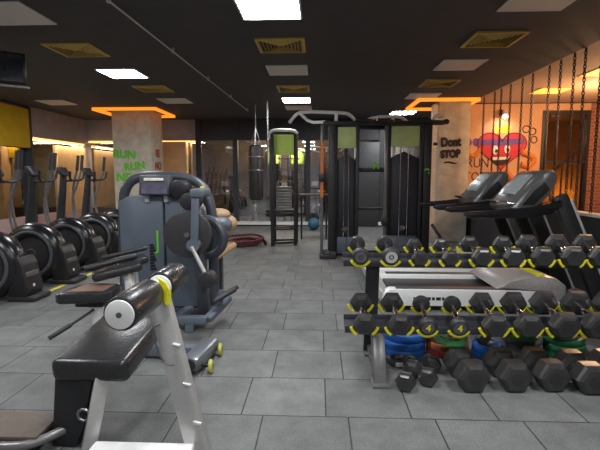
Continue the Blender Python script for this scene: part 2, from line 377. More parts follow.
# ------------------------------------------------------------------ ceiling fittings
def panel(x, y, m, label, s=.6, z=3.0):
    t = thing('ceiling_light', label, 'ceiling light', (x, y, z), 'square ceiling light panels')
    g = G(); h = s/2
    for a, b, c_, d in ((-h, h, -h, -h+.02), (-h, h, h-.02, h), (-h, -h+.02, -h+.02, h-.02), (h-.02, h, -h+.02, h-.02)): g.span(x+a, x+b, y+c_, y+d, z-.014, z)
    g.build('frame', M_white if m is not M_amber else M_brass, t); G().span(x-h+.02, x+h-.02, y-h+.02, y+h-.02, z-.010, z).build('diffuser', m, t)
for x, y, m, lb in (
    (-.47, 4.33, M_lit, 'large glowing white ceiling panel at the top centre of the picture'),
    (-.47, 6.80, M_dead, 'unlit pale ceiling panel between the two brass vents of the centre row'),
    (-.47, 9.40, M_lit, 'lit ceiling panel in front of the cable machine, beyond the second vent'),
    (-.47, 10.45, M_dead, 'unlit ceiling panel just beyond the lit one above the cable machine'),
    (-3.03, 6.9, M_lit, 'glowing white ceiling panel in the left row, left of the ceiling cable'),
    (-3.03, 4.38, M_dead, 'unlit ceiling panel cut by the top left corner of the picture'),
    (-3.03, 9.4, M_dead, 'unlit ceiling panel in the left row, right of the glowing column collar'),
    (-5.65, 9.5, M_dead, 'unlit ceiling panel above the grey fascia, left of the graffiti column'),
    (2.0, 4.2, M_dead, 'unlit ceiling panel cut by the top edge at the upper right'),
    (2.0, 6.58, M_dead, 'unlit ceiling panel between the two brass vents of the right row'),
    (2.05, 9.05, M_dead, 'unlit ceiling panel nearest the orange glow of the right column'),
    (2.1, 11.35, M_lit, 'lit ceiling panel behind the right cable tower')):
    panel(x, y, m, lb)
panel(4.35, 8.7, M_amber, 'amber lit ceiling panel nearer the heart mural', z=3.02); panel(4.45, 7.2, M_amber, 'amber lit ceiling panel at the right edge of the picture', z=3.02)
for x, y in ((-.47, 1.75), (-3.03, 1.75), (2.0, 1.75), (-.47, -1.3), (2.0, -1.3), (-5.65, 4.3), (-5.65, 6.9)):
    panel(x, y, M_lit, 'lit ceiling panel ' + {(-.47, 1.75): 'above the foam rollers and the camera', (-3.03, 1.75): 'overhead left of the camera', (2.0, 1.75): 'above the right end of the dumbbell rack', (-.47, -1.3): 'behind the camera', (2.0, -1.3): 'behind and right of the camera', (-5.65, 4.3): 'above the nearest elliptical trainer', (-5.65, 6.9): 'by the yellow fascia, above the ellipticals'}[(x, y)])
def vent(x, y, label, rz=0):
    t = thing('ceiling_vent', label, 'air vent', (x, y, 3.0), 'brass ceiling vents'); h = .29
    g = G()
    for a, b, c_, d in ((-h, h, -h, -h+.03), (-h, h, h-.03, h), (-h, -h+.03, -h+.03, h-.03), (h-.03, h, -h+.03, h-.03)): g.span(x+a, x+b, y+c_, y+d, 2.982, 3.0)
    g.build('frame', M_brass, t)
    G().span(x-h+.03, x+h-.03, y-h+.03, y+h-.03, 2.996, 3.0).build('duct_opening', M_blk, t)
    g = G()
    for k in range(6):
        r = .25-.042*k
        for sx, sy in ((1, 0), (-1, 0), (0, 1), (0, -1)):
            g.box((x+sx*r, y+sy*r, 2.985), (.006 if sx else 2*r, .006 if sy else 2*r, .022), rot=Matrix.Rotation(.6*sx, 3, 'Y') @ Matrix.Rotation(-.6*sy, 3, 'X'))
    g.build('louvre', M_brass, t)
for x, y, lb in ((-.46, 5.53, 'brass air vent beyond the large glowing panel at top centre'), (-3.04, 5.62, 'brass air vent nearer than the glowing left ceiling panel'), (-.46, 8.2, 'brass air vent just before the lit panel above the cable machine'),
                 (-3.0, 8.1, 'brass air vent beyond the glowing left ceiling panel'), (2.02, 5.4, 'brass air vent nearest the camera in the right row'), (2.05, 7.82, 'brass air vent farther back in the right row')): vent(x, y, lb)
t = thing('ceiling_cable', 'thin steel cable run under the dark ceiling on small clips', 'cable', (-1.8, 7, 3.0))
G().cyl((-1.87, 3.5, 2.955), (-1.68, 10.6, 2.955), .009, n=8).build('cable', M_sil, t)
for k, y in enumerate((4.0, 5.6, 7.2, 8.8, 10.5)): G().span(-1.885+.0268*(y-3.5), -1.855+.0268*(y-3.5), y-.015, y+.015, 2.94, 3.0).build('clip', M_sil, t)
# tv
t = thing('television', 'black flat television hung from the ceiling at the upper left', 'television', (-3.6, 5, 3.0))
TVX = -.13
R = Matrix.Rotation(math.radians(38), 3, 'Z')
G().box((TVX-3.72, 4.78, 2.64), (1.15, .05, .36), rot=R, bev=.01).build('casing', M_blkg, t)
G().box((TVX-3.72+.017, 4.78-.021, 2.645), (1.09, .006, .30), rot=R).build('screen', M_dscr, t)
G().box((TVX-3.70, 4.75, 2.435), (1.2, .05, .02), rot=R).build('shelf_bracket', M_gun, t)
G().cyl((-3.75, 4.82, 2.8), (-3.75, 4.82, 3.0), .03).build('ceiling_mount', M_blk, t)

# small lamp over the mural
t = thing('wall_lamp', 'small bright wall lamp above the heart mural crown', 'lamp', (4.04, 10.1, 2.8))
G().span(4.0, 4.08, 10.04, 10.1, 2.76, 2.86, bev=.008).build('bracket', M_blk, t)
G().cyl((4.04, 9.93, 2.72), (4.04, 9.98, 2.82), .06, .04).build('lamp_shade', M_white, t)
G().ball((4.04, 9.92, 2.70), .045).build('bulb', mat('lamp_bulb', (1, .9, .7), .5, emit=25, ecol=(1, .85, .6)), t)
def light(name, typ, loc, energy, col, size=.1, parent=None, target=None, spot=None):
    l = bpy.data.lights.new(name, typ); l.energy = energy; l.color = col
    if typ == 'AREA': l.size = size
    else: l.shadow_soft_size = size
    if spot: l.spot_size = spot; l.spot_blend = .6
    o = bpy.data.objects.new(name, l); COL.objects.link(o); o.location = loc
    if target: o.rotation_euler = (Vector(target)-Vector(loc)).to_track_quat('-Z', 'Y').to_euler()
    if parent: o.parent = parent; o.location = Vector(loc)-parent.location
    return o
light('mural_spot', 'SPOT', (4.04, 9.75, 2.62), 11, (1, .88, .72), .04, t, (4.04, 10.2, 2.1), 2.3)
light('amber_room', 'POINT', (5.2, 8.0, 2.5), 170, (1, .60, .32), .3)
light('stair_lamp', 'POINT', (6.6, 11.9, .9), 30, (1, .5, .1), .15)
light('room_beyond_fill', 'POINT', (-1.2, 14.3, 2.55), 330, (1, .75, .5), .3)  # added fill light that brightens the room behind the glass

def strip(name, loc, sx, sy, e, col):
    o = light(name, 'AREA', loc, e, col); o.data.shape = 'RECTANGLE'; o.data.size = sx; o.data.size_y = sy
strip('strip_left', (-6.60, 11.3, 2.28), .06, 2.2, 20, (1, .72, .42)); strip('strip_back', (-5.0, 12.50, 2.37), 2.8, .06, 20, (1, .72, .42))
# ------------------------------------------------------------------ hanging chains
g = G(); z = .965; k = 0
while z < 2.99:
    ax = (1, 0, 0) if k % 2 else (0, 1, 0)
    pts = []
    for i in range(9):
        a = 2*PI*i/8; u, v = .016*math.cos(a), .027*math.sin(a)
        pts.append((0, u, z+.022+v) if k % 2 else (u, 0, z+.022+v))
    g.tube(pts, .0072, 4); z += .041; k += 1
ch = g.build('hanging_chain', mat('chain_steel', (.05, .035, .03), .45, .7))
ch['category'] = 'chain'; ch['group'] = 'chains hung from the ceiling to the half wall'
for i, y in enumerate((5.3, 5.55, 5.88, 6.12, 6.45, 6.75, 7.25, 7.6, 8.05, 8.45, 8.75, 9.3)):
    o = ch if i == 0 else copy_tree(ch); o.location = (3.35, y, 0)
    o['label'] = 'dark steel chain hung above the half wall, %s' % ('nearest the right edge', 'second from the right edge', 'third from the right edge', 'fourth from the right edge', 'fifth from the right edge', 'sixth from the right edge', 'seventh from the right edge', 'eighth from the right edge, over the heart', 'fourth from the right column', 'third from the right column', 'second from the right column', 'nearest the right column')[i]

# ------------------------------------------------------------------ treadmills
def treadmill():
    t = thing('treadmill', '', 'treadmill', (0, 0, 0), 'silver treadmills behind the dumbbell rack')
    # local: runs along +X from 0 (tail) to 2.4 (front), width 0..0.85 in Y
    G().span(.12, 1.75, .13, .72, .10, .19, bev=.01).build('running_belt', M_rub, t)
    for y in (0, .72):
        r = G().prism([(.02, .06), (1.85, .06), (1.85, .24), (.10, .24), (.02, .19)], y, y+.13, bev=.012).build('side_rail', M_silb, t)
        G().span(.16, 1.75, y+.02, y+.11, .24, .25).build('tread_strip', M_gun, r)
        if y == 0:
            g = G(); xx = .34
            for wd in (.03, .05, .02, .045, .03, .05, .025, .04, .03):
                g.span(xx, xx+wd, -.002, .01, .125, .158); xx += wd+.012
            g.build('lettering', M_blk, r)
    G().span(.05, .2, .0, .85, .0, .08, bev=.01).span(1.8, 2.1, .0, .85, 0, .08, bev=.01).build('base_foot', M_blk, t)
    G().span(.0, .1, .02, .83, .08, .21, bev=.02).build('tail_cap', M_sil, t)
    h = G().prism([(1.18, .253), (1.32, .33), (1.48, .385), (1.66, .40), (1.80, .37), (1.90, .29), (1.90, .12), (1.75, .12), (1.70, .253)], -.005, .855, bev=.02).build('motor_hood', mat('hood_plastic', (.40, .37, .35), .3, .2), t)
    G().prism([(1.60, .385), (1.68, .39), (1.66, .412), (1.60, .405)], .0, .85).build('hood_stripe', M_yelc, h)
    for y in (.02, .74):
        u = G().bar((2.32, y+.05, .05), (1.80, y+.05, 1.22), .09, .15, bev=.02).build('upright', M_blk, t)
        G().bar((2.40, y-.002, .08), (1.90, y-.002, 1.18), .012, .025).build('edge_strip', M_sil, u)
        G().prism([(1.40, .99), (1.70, 1.03), (1.82, 1.12), (1.80, 1.18), (1.50, 1.09), (.88, 1.05), (.84, 1.015), (.90, .99)], y-.02, y+.09, bev=.018).build('handrail', M_blkg, t)
    c = G().prism([(1.34, 1.08), (1.52, 1.29), (1.65, 1.44), (1.72, 1.49), (1.79, 1.46), (1.80, 1.36), (1.73, 1.22), (1.58, 1.08), (1.42, 1.02)], .09, .76, bev=.035).build('console', M_gun, t)
    G().prism([(1.45, 1.22), (1.63, 1.43), (1.605, 1.44), (1.43, 1.23)], .28, .56).build('screen', mat('bright_screen', (.38, .42, .42), .1), c)
    G().prism([(1.44, 1.12), (1.56, 1.27), (1.66, 1.36), (1.72, 1.28), (1.56, 1.12)], .084, .766, bev=.004).build('side_pod', M_blk, c)
    G().tube([(1.40, .14, 1.13), (1.30, .16, 1.14), (1.28, .42, 1.14), (1.30, .69, 1.14), (1.40, .71, 1.13)], .016, 8, smooth=1).build('grip_bar', M_chr, c)
    return t
tm = treadmill()
place(tm, 0, (.66, 4.55, 0), 'silver treadmill nearer the dumbbell rack, with the black label on its rail')
place(tm, 1, (.62, 5.62, 0), 'silver treadmill behind the nearer one, below the painted heart')

# ------------------------------------------------------------------ dumbbell rack
rk = thing('dumbbell_rack', 'black two tier dumbbell rack with yellow saddles in front of treadmills', 'rack', (1.3, 3.2, 0))
def tray(y0, z0, y1, z1):
    g = G(); R = Matrix.Rotation(math.atan2(z1-z0, y1-y0), 3, 'X'); L = math.hypot(y1-y0, z1-z0)
    g.box((1.36, (y0+y1)/2, (z0+z1)/2-.018), (2.34, L, .012), rot=R)
    g.box((1.36, y0, z0-.004), (2.34, .012, .05), bev=.003).box((1.36, y1, z1-.004), (2.34, .012, .05), bev=.003)
    return g.build('shelf_tray', M_post, rk)
T1 = (3.2, .772, 3.5, .820); T2 = (2.95, .338, 3.25, .408)
tray(3.262, .775, 3.43, .80); tray(3.022, .348, 3.178, .382)
for x in (.42, 2.32):
    G().bar((x, 3.47, 0), (x, 3.35, .77), .10, .06, bev=.004, up=(0, 1, 0)).build('upright', M_post, rk)
    G().prism([(2.86, .0), (2.96, .0), (3.17, .345), (3.03, .345)], x-.035, x+.05, 'yz', bev=.004).build('front_leg', M_gun, rk)
    G().span(x-.05, x+.06, 2.83, 3.0, 0, .02, bev=.004).span(x-.05, x+.05, 3.36, 3.54, 0, .02, bev=.004).build('foot_plate', M_gun, rk)
    G().bar((x, 2.9, .05), (x, 3.5, .05), .05, .05).build('foot_beam', M_gun, rk)
def on(T, y): return T[1]+(y-T[0])*(T[3]-T[1])/(T[2]-T[0])
def saddle(x, y, T, r, a, whole):
    zc = on(T, y)+a+.003
    for a0, a1 in (((208, 332),) if whole else ((196, 236), (304, 344))):
        pts = [(x+(r+.013)*math.cos(q), y, zc+(r+.013)*math.sin(q)) for q in [math.radians(a0+(a1-a0)*i/10) for i in range(11)]]
        G().tube(pts, .011, 6).build('saddle', M_yelc, rk)

def hex_db(R, Lh, gap, name='hex_dumbbell'):
    t = thing(name, '', 'dumbbell', (0, 0, 0)); a = R*.866
    G().cyl((0, -gap/2-.01, a), (0, gap/2+.01, a), .0165, n=12).lathe([(.0165, -gap*.3), (.021, 0), (.0165, gap*.3)], (0, 0, a), (0, 1, 0), 12).build('handle', M_chr, t)
    for s in (-1, 1):
        h = G().lathe([(0, gap/2), (.6*R, gap/2), (.90*R, gap/2+.012), (R, gap/2+.03), (R, gap/2+Lh-.03), (.90*R, gap/2+Lh-.012), (.72*R, gap/2+Lh), (0, gap/2+Lh)], (0, 0, a), (0, s, 0), 6, rot=0).build('head', M_hex, t, ang=20)
        G().lathe([(.4*R, gap/2+Lh-.001), (.4*R, gap/2+Lh+.002), (0, gap/2+Lh+.002)], (0, 0, a), (0, s, 0), 20).build('end_disc', M_rub, h)
    return t
def round_db(R, Lh, gap, capm, mark=None):
    t = thing('round_dumbbell', '', 'dumbbell', (0, 0, 0))
    G().cyl((0, -gap/2-.01, R), (0, gap/2+.01, R), .0165, n=12).lathe([(.0165, -gap*.3), (.021, 0), (.0165, gap*.3)], (0, 0, R), (0, 1, 0), 12).build('handle', M_chr, t)
    for s in (-1, 1):
        h = G().lathe([(0, gap/2), (.55*R, gap/2), (.9*R, gap/2+.008), (R, gap/2+.022), (R, gap/2+Lh-.022), (.92*R, gap/2+Lh-.006), (.8*R, gap/2+Lh), (0, gap/2+Lh)], (0, 0, R), (0, s, 0), 32).build('head', M_rub, t)
        G().lathe([(.28*R, gap/2+Lh), (.28*R, gap/2+Lh+.003), (.66*R, gap/2+Lh+.003), (.66*R, gap/2+Lh)], (0, 0, R), (0, s, 0), 28).lathe([(.15*R, gap/2+Lh), (.15*R, gap/2+Lh+.003), (0, gap/2+Lh+.003)], (0, 0, R), (0, s, 0), 12).build('end_cap', capm, h)
        if mark and s < 0: text(mark, R*1.0, (0, -gap/2-Lh-.003, R), FACE, M_yelc, h, 'marking', thick=.002, bold=.03)
    return t
ordn = ('first', 'second', 'third', 'fourth', 'fifth', 'sixth', 'seventh', 'eighth', 'ninth')
def shelf_row(T, ymid, items, gname, shelf):
    sl = math.atan2(T[3]-T[1], T[2]-T[0])
    for i, (x, kind, R, dx, rz, desc) in enumerate(items):
        Lh = R*1.0 if kind == 'hex' else R*.95
        gap = .30-Lh
        if kind == 'hex': d = hex_db(R, Lh, gap)
        else: d = round_db(R, Lh, gap, M_ring if kind != 'cap' else M_sil, '4' if kind == 'mark' else None)
        d.location = (x, ymid, on(T, ymid)+.003); d.rotation_euler = (sl, 0, rz)
        d['label'] = '%s on the %s shelf, %s from the left' % (desc, shelf, ordn[i]); d['group'] = gname
        for y in (ymid-.15, ymid+.15):
            saddle(x-math.sin(rz)*(y-ymid), y, T, R, R if kind != 'hex' else .866*R, kind != 'hex')
shelf_row(T1, 3.35, [(.31, 'round', .064, 0, 0, 'round black dumbbell'), (.53, 'cap', .066, 0, 0, 'round black dumbbell with grey end cap'), (.75, 'hex', .062, 0, -.06, 'small black hex dumbbell'), (.965, 'hex', .064, 0, -.03, 'small black hex dumbbell'),
    (1.185, 'hex', .075, 0, 0, 'black hex dumbbell'), (1.43, 'hex', .076, 0, -.12, 'black hex dumbbell'), (1.625, 'hex', .082, 0, -.07, 'black hex dumbbell'), (1.845, 'hex', .084, 0, -.12, 'black hex dumbbell'), (2.05, 'hex', .084, 0, -.18, 'black hex dumbbell')], 'dumbbells on the upper rack shelf', 'upper rack')
shelf_row(T2, 3.10, [(.32, 'hex', .083, 0, 0, 'black hex dumbbell'), (.555, 'hex', .085, 0, .02, 'worn black hex dumbbell'), (.76, 'mark', .064, 0, -.07, 'round dumbbell with yellow end mark'), (.98, 'mark', .064, 0, -.12, 'round dumbbell with yellow end mark'),
    (1.205, 'hex', .090, 0, -.03, 'large black hex dumbbell'), (1.43, 'hex', .094, 0, -.07, 'large black hex dumbbell'), (1.655, 'hex', .10, 0, .0, 'large black hex dumbbell'), (1.88, 'hex', .102, 0, -.06, 'large black hex dumbbell'), (2.11, 'hex', .104, 0, -.05, 'large black hex dumbbell')], 'dumbbells on the lower rack shelf', 'lower rack')

# floor dumbbells
fl = (('first', 1.02), ('second', 1.305), ('third', 1.555), ('fourth', 1.79), ('fifth', 2.04))
p = hex_db(.112, .14, .07); p['group'] = 'big hex dumbbells standing on the floor'
for i, (n, x) in enumerate(fl):
    place(p, i, (x, 2.96+.015*(i % 3), 0), 'large black hex dumbbell on the floor in the front row, %s from the left' % n, rz=(.06, .03, .05, .02, .04)[i])
p = hex_db(.07, .085, .13); p['group'] = 'small hex dumbbells on the floor'
place(p, 0, (.63, 2.92, 0), 'small black hex dumbbell on the floor nearest the rack leg', rz=-.42)
place(p, 1, (.79, 3.0, 0), 'small black hex dumbbell on the floor next to the big hex ones', rz=-.38)
p = hex_db(.064, .08, .12)
tag(place(p, 0, (1.282, 3.47, .120), '', rz=.03), 'black hex dumbbell lying on the blue plates behind the front row', 'dumbbell')

# plates
def plate(r, h, m, name='weight_plate'):
    t = thing(name, '', 'weight plate', (0, 0, 0))
    n = 36; bm = G()
    prof = [(.028, 0), (.09*r/.17, .0), (.10*r/.17, .004), (r*.97, .0), (r, .008), (r, h-.008), (r*.97, h), (r*.8, h), (r*.76, h-.008), (r*.36, h-.008), (r*.32, h), (.028, h)]
    bm.lathe(prof, (0, 0, 0), (0, 0, 1), n, close=True); bm.build('disc', m, t)
    for k in range(3):
        a0 = 2*PI*k/3+.3
        pts = [(r*.56*math.cos(a0+.85*i/6), r*.56*math.sin(a0+.85*i/6), h-.0075) for i in range(7)]
        G().tube(pts, r*.12, 8, flat=.05).build('grip_slot', M_blk, t)
    G().lathe([(.026, h-.006), (.026, h+.002), (.042, h+.002), (.042, h-.006)], (0, 0, 0), (0, 0, 1), 20, close=True).build('hub_ring', M_sil, t)
    return t
def stack(x, y, z, r, h, m, n, col, desc, grp):
    p = plate(r, h, m); p['group'] = grp
    for k in range(n):
        pos = ('bottom', 'top')[k] if n == 2 else ('bottom', 'middle', 'top')[k] if n == 3 else 'only'
        place(p, k, (x+random.uniform(-.012, .012), y+random.uniform(-.012, .012), z+k*(h+.004)), '%s weight plate %s, %s one' % (col, desc, pos), rz=random.random()*6)
stack(.70, 3.50, 0, .175, .056, M_blue, 3, 'blue', 'in the pile beside the left rack leg', 'blue plates by the rack leg')
p = plate(.165, .052, M_redr); tag(place(p, 0, (1.05, 3.49, 0), ''), 'dark red weight plate on the floor under the rust orange ones', 'weight plate')
p = plate(.165, .052, M_orr); tag(place(p, 0, (1.04, 3.48, .056), '', rz=.4), 'rust orange weight plate lying directly on the dark red plate', 'weight plate')
p = plate(.16, .05, M_orr); tag(place(p, 0, (1.045, 3.50, .112), '', rz=1.4), 'rust orange weight plate topmost on the red plate, under nothing else', 'weight plate')
stack(1.345, 3.42, 0, .113, .055, M_blue, 2, 'blue', 'in the pair right of the red stack', 'blue plates behind the hex dumbbells')
p = plate(.115, .035, M_grnr); tag(place(p, 0, (.985, 3.20, .203), '', rz=.4, rx=.04), 'small green weight plate in front of the red and orange plates', 'weight plate')
p = plate(.16, .05, M_gryr); p['group'] = 'grey plates under the green plate'
for k in range(3): place(p, k, (1.635, 3.50, .054*k), 'grey weight plate under the large green plate, %s one' % ('bottom', 'middle', 'topmost')[k], rz=.5*k)
p = plate(.175, .05, M_grnr); tag(place(p, 0, (1.53, 3.40, .212), '', rz=.9, rx=.2, ry=0.), 'large green weight plate lying tilted on the grey plates', 'weight plate')
p = plate(.12, .05, M_gryr); tag(place(p, 0, (1.93, 3.46, .164), '', rz=.4), 'small grey weight plate on top of the dark green stack', 'weight plate')
stack(1.96, 3.50, 0, .16, .05, M_grnd, 3, 'dark green', 'on the floor at the right end of the rack', 'dark green plates at the right end')
t = thing('ankle_weight', 'small black coiled strap on the floor in front of the blue plates', 'strap', (.6, 3.2, 0))
G().torus((.60, 3.22, .035), .055, .026, n=24, m=8).build('band', M_rub, t); G().torus((.685, 3.24, .030), .05, .022, n=24, m=8).build('loop', M_rub, t); G().span(.575, .63, 3.135, 3.15, .02, .05, bev=.004).build('buckle', M_sil, t)

# ------------------------------------------------------------------ ellipticals
def elliptical():
    t = thing('elliptical_trainer', '', 'elliptical trainer', (0, 0, 0), 'black elliptical trainers in a row by the mirror wall')
    h = G().lathe([(0, .05), (.20, .05), (.21, .02), (.29, .0), (.335, .02), (.36, .06), (.365, .14), (.34, .24), (.30, .28), (0, .28)], (0, 0, .37), (0, 1, 0), 44).build('flywheel_housing', M_blkg, t)
    G().torus((0, .015, .37), .265, .026, (0, 1, 0), 44, 8).build('grey_ring', M_ring, h)
    G().lathe([(.20, .045), (.17, .038), (.06, .03), (.05, .02), (0, .02)], (0, 0, .37), (0, 1, 0), 32).build('hub_disc', M_rub, h)
    c = G().prism([(.22, .05), (.43, .05), (.45, .12), (.40, .38), (.36, .46), (.27, .44), (.30, .30)], .03, .30, bev=.015).build('rear_cover', M_blk, t)
    G().span(.40, .432, .06, .26, .25, .30, bev=.01).build('latch', M_gun, c); G().span(.43, .446, .13, .16, .13, .17).build('sticker', M_mwhite, c)
    G().span(.22, .52, .02, .32, .0, .055, bev=.02).build('rear_foot', M_rub, t)
    G().span(-1.15, .3, .10, .22, .05, .11, bev=.01).build('base_beam', M_blk, t)
    G().span(-1.22, -1.08, -.15, .48, 0, .06, bev=.02).build('front_foot', M_rub, t)
    G().tube([(-.62, .16, .08), (-.56, .16, .7), (-.50, .16, 1.12), (-.47, .16, 1.42)], [.075, .062, .05, .04], 12, smooth=1).build('mast', M_blk, t)
    G().prism([(-.53, 1.34), (-.44, 1.28), (-.42, 1.31), (-.49, 1.43), (-.53, 1.42)], .06, .26, bev=.01).build('console', M_blk, t)
    G().tube([(-.48, .16, 1.22), (-.32, .16, 1.22), (-.28, -.02, 1.23), (-.26, -.04, 1.36)], .017, 8, smooth=1).tube([(-.32, .16, 1.22), (-.28, .34, 1.23), (-.26, .36, 1.36)], .017, 8, smooth=1).build('fixed_handle', M_blk, t)
    for y, dx in ((-.14, 0), (.46, .14)):
        a = G().tube([(-.15+dx, y, .34), (-.52+dx*.3, y, .42), (-.60+dx*.3, y, .9), (-.58+dx, y, 1.15), (-.50+dx, y, 1.40)], .018, 8, smooth=1).build('swing_arm', M_gun, t)
        G().tube([(-.505+dx, y, 1.38), (-.47+dx, y, 1.62)], .024, 10).build('grip', M_rub, a)
    for y in (-.10, .36):
        p_ = G().tube([(.05, y, .34+.1*(y > 0)), (-.3, y, .26), (-.55, y, .40)], .02, 8, smooth=1).build('pedal_arm', M_gun, t)
        G().span(-.35, .02, y-.07, y+.07, .30, .335, bev=.012).build('pedal', M_rub, p_)
    return t
e = elliptical(); e.scale = (1.1, 1.1, 1.1)
for i, y in enumerate((4.72, 5.55, 6.35, 7.15, 7.95)):
    place(e, i, (-3.77, y-.03, 0), 'black elliptical trainer with round flywheel housing, %s' % ('cut by the left edge of the picture', 'second in the row from the camera', 'third in the row from the camera', 'fourth in the row, left of the slate machine', 'farthest in the row, mostly behind the slate machine')[i])

# ------------------------------------------------------------------ slate selectorised machine
t = thing('curl_machine', 'slate grey weight stack curl machine with console and round counterweights', 'exercise machine', (-1.62, 4.45, 0))
G().prism([(-2.03, .10), (-1.585, .10), (-1.585, 1.30), (-1.93, 1.28), (-2.03, 1.22)], 4.30, 4.66, bev=.012).build('shroud_panel', M_slate, t)
G().prism([(-1.57, .10), (-1.25, .10), (-1.22, 1.10), (-1.30, 1.23), (-1.40, 1.29), (-1.57, 1.30)], 4.31, 4.66, bev=.012).build('shroud_panel', M_slate, t)
G().tube([(-2.10, 4.52, .03), (-2.09, 4.52, 1.22), (-2.02, 4.52, 1.42), (-1.86, 4.52, 1.49), (-1.42, 4.52, 1.48), (-1.24, 4.50, 1.40), (-1.14, 4.46, 1.2), (-1.12, 4.44, .9), (-1.12, 4.44, .03)], .052, 12, smooth=2).build('arch_frame', M_slated, t)
G().span(-1.235, -1.195, 4.40, 4.435, 1.30, 1.38, bev=.01).build('yellow_tag', M_yelc, t)
c = G().box((-1.63, 4.26, 1.39), (.30, .10, .20), rot=Matrix.Rotation(-.15, 3, 'X'), bev=.012).build('console', M_slated, t)
G().box((-1.63, 4.207, 1.355), (.25, .008, .09), rot=Matrix.Rotation(-.15, 3, 'X')).build('screen', M_scr, c)
G().box((-1.63, 4.200, 1.452), (.19, .012, .030), rot=Matrix.Rotation(-.15, 3, 'X'), bev=.004).build('white_label', M_mwhite, c)
for x in (-1.73, -1.54): G().span(x-.02, x+.02, 4.27, 4.33, 1.22, 1.34).build('console_bracket', M_sil, t)
g = G()
for k in range(9): g.span(-1.73, -1.665-.012*(k % 3), 4.292, 4.302, .50+.032*k, .523+.032*k)
g.build('dark_logo', M_blk, t)
G().span(-1.655, -1.635, 4.292, 4.302, .69, .92).span(-1.69, -1.655, 4.292, 4.302, .68, .705).build('green_logo', M_lgreen, t)
G().cyl((-1.40, 4.20, 1.36), (-1.40, 4.42, 1.36), .088, bev=.015).build('pivot_roller', M_blk, t)
G().cyl((-1.245, 4.02, 1.24), (-1.245, 4.25, 1.24), .085, bev=.015).build('pivot_roller', M_rub, t)
d = G().cyl((-1.235, 3.93, .93), (-1.235, 3.99, .93), .225, n=40, bev=.012).build('cam_disc', mat('cam_plastic', (.045, .042, .045), .4), t)
G().cyl((-1.235, 3.915, .93), (-1.235, 3.935, .93), .025).build('hub_bolt', M_chr, d)
G().torus((-1.10, 4.12, .88), .18, .045, (.35, 1, 0), 40, 10).build('cam_guard', M_slated, t)
G().cyl((-1.11, 4.10, .88), (-1.09, 4.16, .88), .17, n=36).build('guard_disc', M_slated, t)
G().bar((-1.13, 3.88, 1.36), (-1.15, 3.86, .84), .07, .04, bev=.008).box((-1.11, 3.96, 1.33), (.13, .26, .08), bev=.02).build('work_arm', M_slate, t)
G().cyl((-1.16, 3.84, .84), (-1.16, 3.92, .84), .06).build('arm_pivot', M_slate, t)
l_ = G().cyl((-1.17, 3.84, .83), (-1.03, 3.80, .56), .017).build('lever', M_sil, t)
G().cyl((-1.02, 3.74, .53), (-1.02, 3.88, .53), .078, bev=.012).build('counterweight', M_rub, l_)
G().ball((-1.15, 4.85, 1.04), .12, (1.1, .9, .62)).build('arm_pad', M_beige, t)
G().ball((-1.05, 4.90, .93), .12, (.8, .9, .8)).build('arm_pad', M_beige, t)
G().ball((-1.12, 4.80, .93), .13, (1, .9, .8)).build('pad_shell', M_slate, t)
G().bar((-1.26, 4.74, .54), (-1.06, 5.0, .68), .26, .07, bev=.03).build('seat', M_beige, t)
G().bar((-1.16, 4.85, 0), (-1.16, 4.85, .58), .08, .08).build('seat_post', M_slated, t)
G().span(-2.15, -1.1, 4.30, 4.72, 0, .09, bev=.01).build('base_frame', M_slated, t)
G().bar((-1.4, 3.86, .12), (-1.05, 3.86, .12), .09, .07, bev=.01).bar((-1.05, 3.86, .12), (-.92, 4.2, .24), .08, .06, bev=.01).bar((-1.35, 3.85, .12), (-1.35, 4.35, .07), .09, .07, bev=.01).build('front_beam', M_slate, t)
G().span(-1.25, -1.17, 3.82, 3.90, 0, .13, bev=.008).build('front_foot', M_slate, t)
for dy in (0, .10):
    G().cyl((-.99, 3.84+dy, .30), (-.82, 4.04+dy, .37), .022, bev=.006).build('foot_peg', M_rub, t)
G().bar((-1.12, 4.05, .1), (-1.15, 3.98, .86), .10, .10, bev=.012).build('support_column', M_slated, t)
G().bar((-.98, 4.02, .22), (-.95, 4.06, .36), .05, .05).build('peg_bracket', M_slate, t)

t.location.x += .04; t.scale = (1, 1, .955)
# ------------------------------------------------------------------ seat machine with arm pads and wheeled foot
t = thing('preacher_bench', 'black padded curl bench with silver post and wheeled grey foot', 'exercise bench', (-1.4, 3.4, 0))
s_ = G().prism([(-2.0, 3.18), (-1.95, 3.14), (-1.66, 3.20), (-1.60, 3.26), (-1.60, 3.46), (-1.66, 3.52), (-1.90, 3.52), (-1.98, 3.46)], .455, .535, 'xy', bev=.02).build('seat', M_lea, t)
G().prism([(-1.93, 3.22), (-1.66, 3.26), (-1.66, 3.46), (-1.9, 3.47)], .53, .538, 'xy').build('sheen_patch', mat('brown_sheen', (.17, .10, .075), .4), s_)  # light reflected on the black seat, painted as a brown patch
G().span(-1.90, -1.68, 3.27, 3.43, .40, .455, bev=.01).build('seat_plate', M_blk, t)
G().bar((-1.72, 3.34, .02), (-1.76, 3.34, .42), .07, .09, bev=.008).bar((-1.72, 3.34, .25), (-1.5, 3.36, .05), .06, .05).build('seat_post', M_silb, t)
l_ = G().cyl((-1.74, 3.26, .39), (-1.87, 3.16, .30), .010).build('lever', M_blk, t)
G().cyl((-1.87, 3.16, .30), (-1.99, 3.06, .225), .018, bev=.005).build('lever_grip', M_rub, l_)
for (x0, y0, z0), (x1, y1, z1) in (((-1.84, 3.44, .60), (-1.50, 3.62, .67)), ((-1.74, 3.66, .64), (-1.52, 3.80, .70))):
    G().bar((x0, y0, z0), (x1, y1, z1), .17, .075, bev=.03).build('arm_pad', M_lea, t)
G().cyl((-1.88, 3.40, .675), (-1.55, 3.64, .745), .026, bev=.012).cyl((-1.88, 3.70, .71), (-1.56, 3.90, .77), .020, bev=.008).build('curl_bar', M_blk, t)
